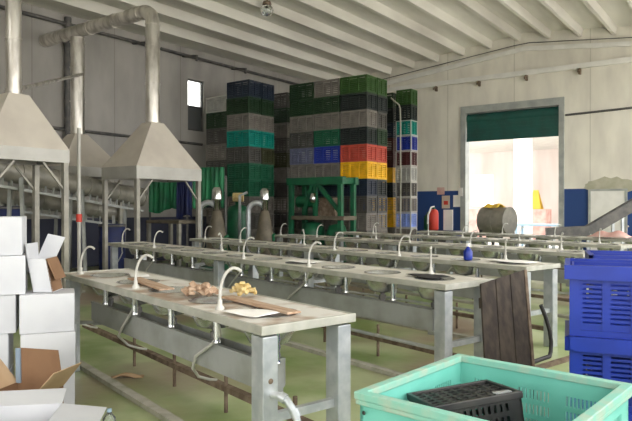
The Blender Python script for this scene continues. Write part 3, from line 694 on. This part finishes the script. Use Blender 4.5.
o = MB(); o.hexa([(-.19,.15,.33),(-.155,.15,.33),(-.155,.172,.33),(-.19,.172,.33)],[(-.172,.124,.587),(-.137,.124,.587),(-.137,.146,.587),(-.172,.146,.587)]); o.build('tape', M['stripe'], t, label='blue grey tape strip')
open_box((-1.70,3.46,0), math.radians(10), .44, .42, .42, M['boxw'], 'white open carton with spread flaps in the near left corner', (('b',.22,82,M['boxw']),('l',.3,86,M['boxw']),('r',.26,97,M['boxw']),('f',.22,88,M['boxw'])))
t = thing('plastic_bottle', 'small clear plastic bottle standing on the floor by the curb', 'bottle', (-1.47,4.4,0))
MB().lathe([(0,0),(.04,0),(.045,.02),(.045,.1),(.02,.135),(.016,.15),(0,.15)], n=16).build('body', M['glass'], t)
MB().lathe([(.018,.145),(.018,.165),(0,.165)], n=12).build('cap', M['lblue'], t)

# ------------------------------------------------------------------ hoods and ducts
def hood(c, lu, lv, zb, rim, za, rt, label, posts, grp='steel extraction hoods'):
    t = thing('extraction_hood', label, 'hood', (c.x,c.y,0), AU, grp)
    b = MB(); x, y = lu/2, lv/2; th = .02
    for a0,b0,a1,b1 in ((-x,-y,x,-y+th),(-x,y-th,x,y),(-x,-y+th,-x+th,y-th),(x-th,-y+th,x,y-th)): b.box(a0,b0,zb,a1,b1,zb+rim)
    b.build('rim', M['hoodrim'], t)
    b = MB(); q = rt
    o_ = [(-x,-y,zb+rim),(x,-y,zb+rim),(x,y,zb+rim),(-x,y,zb+rim)]; i_ = [(-q,-q,za),(q,-q,za),(q,q,za),(-q,q,za)]
    ib = [(p[0]*.97,p[1]*.97,p[2]-.01) for p in o_]; it = [(p[0]*.95,p[1]*.95,p[2]-.03) for p in i_]
    b.add(o_+i_+ib+it, [(0,1,5,4),(1,2,6,5),(2,3,7,6),(3,0,4,7),(9,8,12,13),(10,9,13,14),(11,10,14,15),(8,11,15,12),(0,8,9,1),(1,9,10,2),(2,10,11,3),(3,11,8,0),(4,5,13,12),(5,6,14,13),(6,7,15,14),(7,4,12,15)])
    b.build('canopy', M['hood'], t)
    for px_, py_ in posts:
        MB().box(px_*(x-.05)-.04,py_*(y-.05)-.04,0,px_*(x-.05)+.04,py_*(y-.05)+.04,zb).build('post', M['tube'], t)
        br_ = MB(); br_.bar((px_*(x-.05),py_*(y-.05),zb-.45),(px_*(x-.05),py_*(y-.42),zb-.01),.03,.03); br_.build('brace', M['tube'], t)
    return t
h2 = Vector((-3.45,13.12,0)); zd = 5.76
hood(h2, 1.13, 1.72, 2.16, .25, 3.37, .16, 'pyramid hood in the middle under the bent duct', ((-1,-1),(1,-1),(1,1)))
h3 = h2-U*2.72
hood(h3, 1.3, 1.6, 2.3, .22, 3.32, .16, 'shaded pyramid hood behind the middle one near the side wall', ((-1,-1),(1,1)))
h1 = Vector((-4.69,9.63,0))
hood(h1, .95, 1.3, 2.3, .2, 3.34, .16, 'nearest pyramid hood cut by the left edge', ((1,1),(-1,1),(1,-1)))
def ring(b, p, ax, r, w=.03):
    p = Vector(p); ax = Vector(ax).normalized(); b.tube([p-ax*w/2, p+ax*w/2], r, 16)
b = MB(); r2 = .15
zs_ = Vector((0,0,1)); top = h2+zs_*(zd-.28); 
pts = [h2+zs_*3.34, top]
for i in range(1,7):
    a = math.pi/2*i/6; pts.append(top+zs_*.28*math.sin(a)-U*.28*(1-math.cos(a)))
pts.append(h2-U*4.14+zs_*zd); b.tube(pts, r2, 18)
for z in (3.4, 4.2, 5.0, 5.45): ring(b, h2+zs_*z, zs_, r2+.012)
for s in (.4, 1.3, 2.2, 3.3): ring(b, h2-U*s+zs_*zd, U, r2+.012)
tag(b.build('exhaust_duct', M['duct']), 'shiny duct rising from the middle hood and bending to the wall', 'duct')
b = MB(); b.tube([h3+zs_*3.29, h3+zs_*(zd-.145)], .16, 18)
for z in (3.36, 4.1, 4.9, 5.5): ring(b, h3+zs_*z, zs_, .172)
tag(b.build('exhaust_duct', M['duct']), 'shorter duct from the shaded hood up into the long bent duct', 'duct')
b = MB(); s1 = (h1-P0).dot(U); b.tube([h1+zs_*3.31, h1+zs_*(roofz(s1)-.33)], .115, 18)
for z in (3.4, 4.2, 4.9, 5.6): ring(b, h1+zs_*z, zs_, .127)
tag(b.build('exhaust_duct', M['duct']), 'straight duct rising from the nearest hood at the left edge', 'duct')
b = MB(); a = P(22, 95, 9.9); e = P(92, 75, 13.6); b.tube([h1+Vector((-.035,.19,0))+zs_*3.46, h3+zs_*4.72+Vector((.16,-.13,0))], .035, 8)
tag(b.build('strut_pipe', M['duct']), 'thin pale pipe slanting between the nearest duct and the shorter duct', 'pipe')
b = MB(); q = P(79, 240, 11.6); b.tube([(q.x,q.y,0),(q.x,q.y,CZ+(HY-128)/F*11.6)], .035, 10); b.tube([(q.x,q.y,0),(q.x,q.y,.03)], .11, 12)
t = b.build('water_standpipe', M['hose']); tag(t, 'pale upright pipe standing between the nearest and middle hoods', 'pipe')
MB().tube([(0,0,0)]*0 or [(q.x,q.y,CZ+(HY-222)/F*11.6),(q.x,q.y,CZ+(HY-214)/F*11.6)], .055, 10).build('valve', M['red'], t, label='red valve')
# tube conveyors
def conveyor_tube(a, e, r, label, drop):
    t = thing('tube_conveyor', label, 'conveyor', (a.x,a.y,0), 0, 'inclined tube conveyors')
    A_ = Vector((0,0,a.z)); E_ = e-Vector((a.x,a.y,0)); d = (E_-A_).normalized(); L = (E_-A_).length
    b = MB(); b.tube([A_,E_], r, 18)
    for i in range(6): ring(b, A_+d*(L*(i+.02)/5.05+.05), d, r+.015, .05)
    b.build('drum', M['tube'], t)
    dn = Vector((0,0,-1)); side = d.cross(Vector((0,0,1))).normalized()
    b = MB(); b.bar(A_+dn*(r+.12)+side*.1, E_+dn*(r+.12)+side*.1, .05, .05)
    n = int(L/.18)
    for i in range(n): p = A_+d*(.1+i*.18)+dn*(r-.03)+side*.1; b.bar(p, p+dn*.14, .03, .03)
    b.build('side_rail', M['trough'], t)
    for f in (.2,.55,.93):
        p = A_+d*L*f
        for sd in (-1,1): 
            g_ = p+side*sd*.16; MB().bar((g_.x+side.x*sd*.12,g_.y+side.y*sd*.12,0),(g_.x,g_.y,p.z-r*.5),.06,.06).build('leg', M['trough'], t)
    return t
conveyor_tube(P(-25,164,10.9), P(140,197,14.3), .2, 'upper grey tube conveyor sloping down behind the hoods', 0)
conveyor_tube(P(-25,190,12.6), P(118,213,15.2), .19, 'lower grey tube conveyor half hidden under the upper one', 0)
# tarps on a rack under the middle hood
t0 = P(150,178,16.6); t1 = P(226,178,15.9)
t = thing('drying_rack', 'dark steel rack carrying the green and blue tarps', 'rack', (t0.x,t0.y,0))
dd = Vector((t1.x-t0.x,t1.y-t0.y,0)); zt = t0.z
for f in (0,.5,1): MB().bar((dd.x*f,dd.y*f,0),(dd.x*f,dd.y*f,zt),.05,.05).build('post', M['darksteel'], t)
MB().bar((0,0,zt),(dd.x,dd.y,zt),.05,.05).build('top_bar', M['darksteel'], t)
def tarp(f0, f1, z0, z1, m, label, off, name='tarp'):
    a = Vector((t0.x,t0.y,0))+dd*f0; e = Vector((t0.x,t0.y,0))+dd*f1; nrm = Vector((dd.y,-dd.x,0)).normalized()
    o = MB(); o.sheet(lambda u_,v_: a+(e-a)*u_+nrm*(off+.07*math.sin(u_*19)*v_+.04*math.sin(u_*43))+Vector((0,0,z1+(z0-z1)*v_*(1+.08*math.sin(u_*7)))), 40, 8, .01)
    tag(o.build(name, m), label, 'tarp', 'tarps on the rack')
tarp(.02,.48,1.5,2.38,M['tarpg'],'green tarp hanging just right of the middle hood post',.1)
tarp(.42,.6,1.35,2.3,M['tarpb'],'dark blue tarp hanging between the two green tarps',.2)
tarp(.6,.99,1.6,2.62,M['tarpg'],'green tarp hanging right of the blue one by the crates',.1)
# blue tub behind the cartons and low machine in the shadow under the hoods
t = thing('sorting_table', 'shaded sorting table with a tan tray under the middle hood', 'table', (-3.5,15.35,0), AU)
MB().box(-.6,-.4,1.2,.6,.4,1.28).build('tray', M['cast'], t, .01)
for x in (-.55,.55):
    for y in (-.35,.35): MB().box(x-.04,y-.04,0,x+.04,y+.04,1.2).build('leg', M['tube'], t)
MB().box(-.5,-.3,.45,.5,.3,.52).build('shelf', M['machgreen'], t)
for i, (px, Y, w) in enumerate(((8,12.4,'at the left edge behind the white cartons'),(112,13.8,'right of the upright pipe'))):
    q = P(px, 206 if i == 0 else 224, Y); h = q.z
    t = thing('plastic_drum', 'dark blue plastic drum '+w, 'drum', (q.x,q.y,0), 0, 'blue drums in the shade')
    MB().lathe([(0,0),(.26,0),(.28,.03),(.28,h*.33),(.29,h*.35),(.28,h*.37),(.28,h*.66),(.29,h*.68),(.28,h*.7),(.28,h-.05),(.24,h),(0,h)], n=20).build('drum_body', M['tarpb'], t)
    MB().lathe([(.285,h-.06),(.295,h-.06),(.295,h-.01),(.285,h-.01)], n=20).build('ring', M['darksteel'], t)

# ------------------------------------------------------------------ pumps and the green machine
def pump(px, Y, label, arch):
    q = P(px, 207, Y); t = thing('pump', label, 'pump', (q.x,q.y,0), AU+.5, 'pumps by the green machine')
    MB().box(-.35,-.25,0,.35,.25,.18).build('skid', M['machgreen'], t, .01)
    MB().tube([(.28,0,.5),(-.05,0,.5)], .2, 16).build('motor', M['cast'], t)
    MB().lathe([(0,.15),(.2,.18),(.26,.35),(.26,.8),(.2,1.0),(.16,1.25),(.1,1.5),(0,1.55)], (.12,0,0), 16).build('housing', M['cast'], t)
    z0 = 1.5; b = MB(); pts = [(-.3,0,.18),(-.3,0,z0)]
    for i in range(1,9): a = math.pi*i/8; pts.append((-.3+.21*(1-math.cos(a)),0,z0+.21*math.sin(a)))
    pts.append((.12,0,1.3)); b.tube(pts, .068, 12); b.build('arch_pipe', M['galv'], t)
    b = MB(); b.lathe([(0,1.5),(.09,1.5),(.09,1.75),(.13,1.76),(.13,1.8),(.12,2.0),(.08,2.07),(0,2.08)], (.12,0,0), 14); b.build('filter_head', M['chrome'], t)
    MB().tube([(.36,-.1,.1),(.36,-.1,.9),(.36,.05,.9)], .04, 8).build('inlet_pipe', M['machgreen'], t)
pump(212, 14.9, 'pump with a steel arch pipe and chrome head, left of the pair', 1)
pump(260, 15.7, 'pump with a chrome head, right of the pair beside the green machine', 1)
q = P(238, 207, 16.6)
t = thing('settling_tank', 'dark green upright tank standing between the two pumps', 'tank', (q.x,q.y,0))
MB().lathe([(0,.2),(.25,.22),(.32,.35),(.32,1.45),(.26,1.6),(.08,1.66),(.08,1.75),(0,1.75)], n=20).build('tank_body', M['machgreen'], t)
for k in range(3): a = k*2.094+.4; MB().bar((.28*math.cos(a),.28*math.sin(a),0),(.26*math.cos(a),.26*math.sin(a),.45),.05,.05).build('leg', M['darksteel'], t)
MB().tube([(.1,-.3,.5),(.1,-.42,.5),(.1,-.42,1.9),(.3,-.42,1.98)], .04, 10).build('riser_pipe', M['galv'], t)
MB().tube([(-.12,-.1,1.86),(.16,-.1,1.86)], .12, 14).build('motor', M['debrisy'], t, label='yellowish motor')
gm = thing('washing_machine', 'green framed machine in front of the tall crate stacks', 'machine', (-.02-.0,16.75,0), AU)
x, y = .82, .62
for a in (-x,x):
    for c in (0,y): MB().box(a-.06,c-.06,0,a+.06,c+.06,2.2).build('post', M['machgreen'], gm, .006)
b = MB()
for c in (0,y): b.box(-x-.12,c-.08,2.2,x+.12,c+.08,2.4)
for a in (-x,0,x): b.box(a-.06,.08,2.22,a+.06,y-.08,2.38)
b.build('top_frame', M['machgreen'], gm, .006)
b = MB(); b.bar((.1,0,2.2),(x,0,1.45),.08,.1); b.bar((-.1,0,2.2),(-.35,0,1.5),.08,.1); b.bar((0,-.0,2.2),(0,0,1.35),.1,.1); b.build('diagonal', M['machgreen'], gm)
MB().box(-x+.06,-.08,1.25,x+.15,y-.05,1.36).build('tray', M['cast'], gm, .01)
MB().hexa([(-.05,.15,1.36),(.55,.15,1.36),(.55,.55,1.36),(-.05,.55,1.36)],[(.1,.1,1.85),(.5,.1,1.85),(.5,.6,1.85),(.1,.6,1.85)]).build('hopper', M['rust'], gm)
MB().tube([(-.7,.2,1.75),(-.15,.2,1.75)], .17, 14).build('motor', M['machgreen'], gm)
MB().lathe([(0,0),(.07,0),(.09,.1),(.07,.24),(0,.26)], (-.02,-.08,1.72), 12).build('chrome_cap', M['chrome'], gm)
MB().lathe([(0,.1),(.3,.12),(.34,.4),(.34,.9),(.28,1.15),(0,1.2)], (-.3,.3,0), 18).build('tank', M['machgreen'], gm)
MB().lathe([(0,.1),(.26,.12),(.3,.4),(.3,.85),(.22,1.1),(0,1.15)], (.5,.3,0), 18).build('tank', M['machgreen'], gm)
MB().tube([(-.3,.3,.15),(.5,.3,.15)], .07, 10).build('pipe', M['darksteel'], gm)

# ------------------------------------------------------------------ by the gable wall
q = P(497, 223, 16.9)
t = thing('metal_drum', 'bare steel drum lying on its side before the doorway', 'drum', (q.x,q.y,0), -.85)
R_ = .36; zc_ = 1.53+.06-R_; b = MB(); b.tube([(-.4,0,zc_),(.4,0,zc_)], R_, 26, caps=False)
for xx in (-.38,0,.38): ring(b, (xx,0,zc_), (1,0,0), R_+.015, .04)
b.build('shell', M['tube'], t)
for sx in (-1,1): MB().tube([(sx*.39,0,zc_),(sx*.37,0,zc_)], R_-.005, 26).build('end_cap', M['rust'], t)
for xx in (-.32,.32):
    for yy in (-.28,.28): MB().bar((xx,yy*1.2,0),(xx,yy,zc_-.25),.06,.06).build('leg', M['darksteel'], t)
o = MB(); o.sheet(lambda a,b: ((a-.5)*.45,(b-.5)*.45,zc_+math.sqrt(max(0,(R_+.02)**2-((b-.5)*.45)**2))+.05*math.sin(a*9)*math.sin(b*6)+.03), 14, 10, .01)
tag(o.build('cloth', M['yellow'], loc=(q.x-.05,q.y+.02,0.012), rz=-.85), 'crumpled yellow cloth lying on the steel drum', 'cloth')
# red bundle, white board on a cabinet, notices
q = P(438, 230, 20.0)
t = thing('cabinet', 'low dark cabinet against the blue band left of the doorway', 'cabinet', (q.x,q.y,0), AU)
MB().box(-.55,-.25,0,.7,.3,.85).build('body', M['tarpb'], t, .01)
for xx in (-.17,.37): MB().box(xx-.25,-.27,.08,xx+.25,-.25,.8).build('door', M['navy'] if 'navy' in M else M['darksteel'], t)
cq = lambda x, y: Vector((q.x,q.y,0))+U*x+V*y+Vector((0,0,.852))
t = thing('red_canister', 'red canister standing on the low cabinet', 'canister', cq(-.12,-.05))
MB().lathe([(0,0),(.13,0),(.15,.04),(.15,.55),(.12,.64),(.05,.68),(0,.68)], n=18).build('canister_body', M['red'], t)
MB().tube([(0,0,.66),(0,0,.76),(-.1,-.06,.74),(-.2,-.1,.5),(-.22,-.12,.2)], .03, 8).build('hose', M['white'], t)
MB().lathe([(.04,.67),(.05,.7),(.03,.75),(0,.75)], n=10).build('valve', M['machgreen'], t)
tag(MB().box(-.16,-.02,0,.16,.02,.66).build('white_board', M['white'], loc=cq(.3,.12), rz=AU, bevel=.006), 'small white board standing right of the red canister', 'board')
t = thing('green_jug', 'green jug standing left of the red canister', 'jug', cq(-.4,.12))
MB().lathe([(0,0),(.14,0),(.15,.04),(.15,.4),(.08,.5),(.05,.52),(.05,.58),(0,.58)], n=16).build('jug_body', M['machgreen'], t)
MB().tube([(.05,0,.5),(.16,0,.52),(.19,0,.4),(.15,0,.25)], .02, 8).build('handle', M['machgreen'], t)
for px, py, w, h, m, l in ((441,191,.28,.26,'pink','pinkish notice uppermost on the blue wall band'),(446,202,.3,.46,'notice','tan notice with red marks lower on the blue wall band'),(457.5,201,.3,.42,'paper','white notice on the blue wall band beside the doorway'),(461.5,192,.16,.3,'white','small pale switch box on the doorway jamb')):
    s = gs(px); z = gz(px, py); yy = -.03 if px < 460 else -.1
    o = MB().box(s-w/2, yy, z-h/2, s+w/2, yy+.027, z+h/2)
    if px > 460: tag(o.build('switch_box', M[m], **HW), l, 'switch')
    else:
        ob = o.build('notice', M[m], **HW); tag(ob, l, 'notice', 'notices on the blue band')
        if m == 'notice': MB().box(s-w*.25, yy-.003, z-.1, s+w*.3, yy, z+.04).build('red_mark', M['red'], ob, label='red mark')
# white bent pipe by the right stack
b = MB(); b.tube([P(391,98,18.9), P(394,101,18.85), P(399,105,18.8), P(400,109,18.8), P(400.5,123,18.8), P(400.5,236,18.8), Vector((P(400.5,236,18.8).x,18.8,0))], .024, 10)
tag(b.build('vent_pipe', M['curb']), 'white pipe with a bent top standing before the rightmost crate stack', 'pipe')
# inclined conveyor at the right
a, m_, e = P(546,233,16.3), P(588,231,16.0), P(648,196,15.6)
t = thing('belt_conveyor', 'grey belt conveyor rising to the right edge before the white door', 'conveyor', (a.x,a.y,0))
o3 = Vector((a.x,a.y,0)); pts = [a-o3, m_-o3, e-o3]
for nm, mm, off, w, h in (('belt', M['black'], 0, .5, .06), ('side_guard', M['darksteel'], -.27, .03, .26), ('side_guard', M['darksteel'], .27, .03, .26)):
    b = MB()
    for i in range(2):
        d = (pts[i+1]-pts[i]).normalized(); sd = d.cross(Vector((0,0,1))).normalized(); b.bar(pts[i]+sd*-off, pts[i+1]+sd*-off, w, h)
    b.build(nm, mm, t)
for f, (i, w) in enumerate(((0,.1),(0,.9),(1,.5),(1,.95))):
    p = pts[i].lerp(pts[i+1], w)
    for yy in (-.25,.25): MB().bar((p.x,p.y+yy,0),(p.x,p.y+yy,p.z-.1),.06,.06).build('leg', M['galv'], t)

# ------------------------------------------------------------------ light
w = bpy.data.worlds.new('sky'); sc.world = w; w.use_nodes = True
bg = w.node_tree.nodes['Background']; bg.inputs['Color'].default_value = (1, .985, .95, 1); bg.inputs['Strength'].default_value = 1.6
sc.view_settings.view_transform = 'Standard'; sc.view_settings.look = 'None'; sc.view_settings.gamma = 1; sc.view_settings.use_curve_mapping = False
sc.view_settings.exposure = 1.68
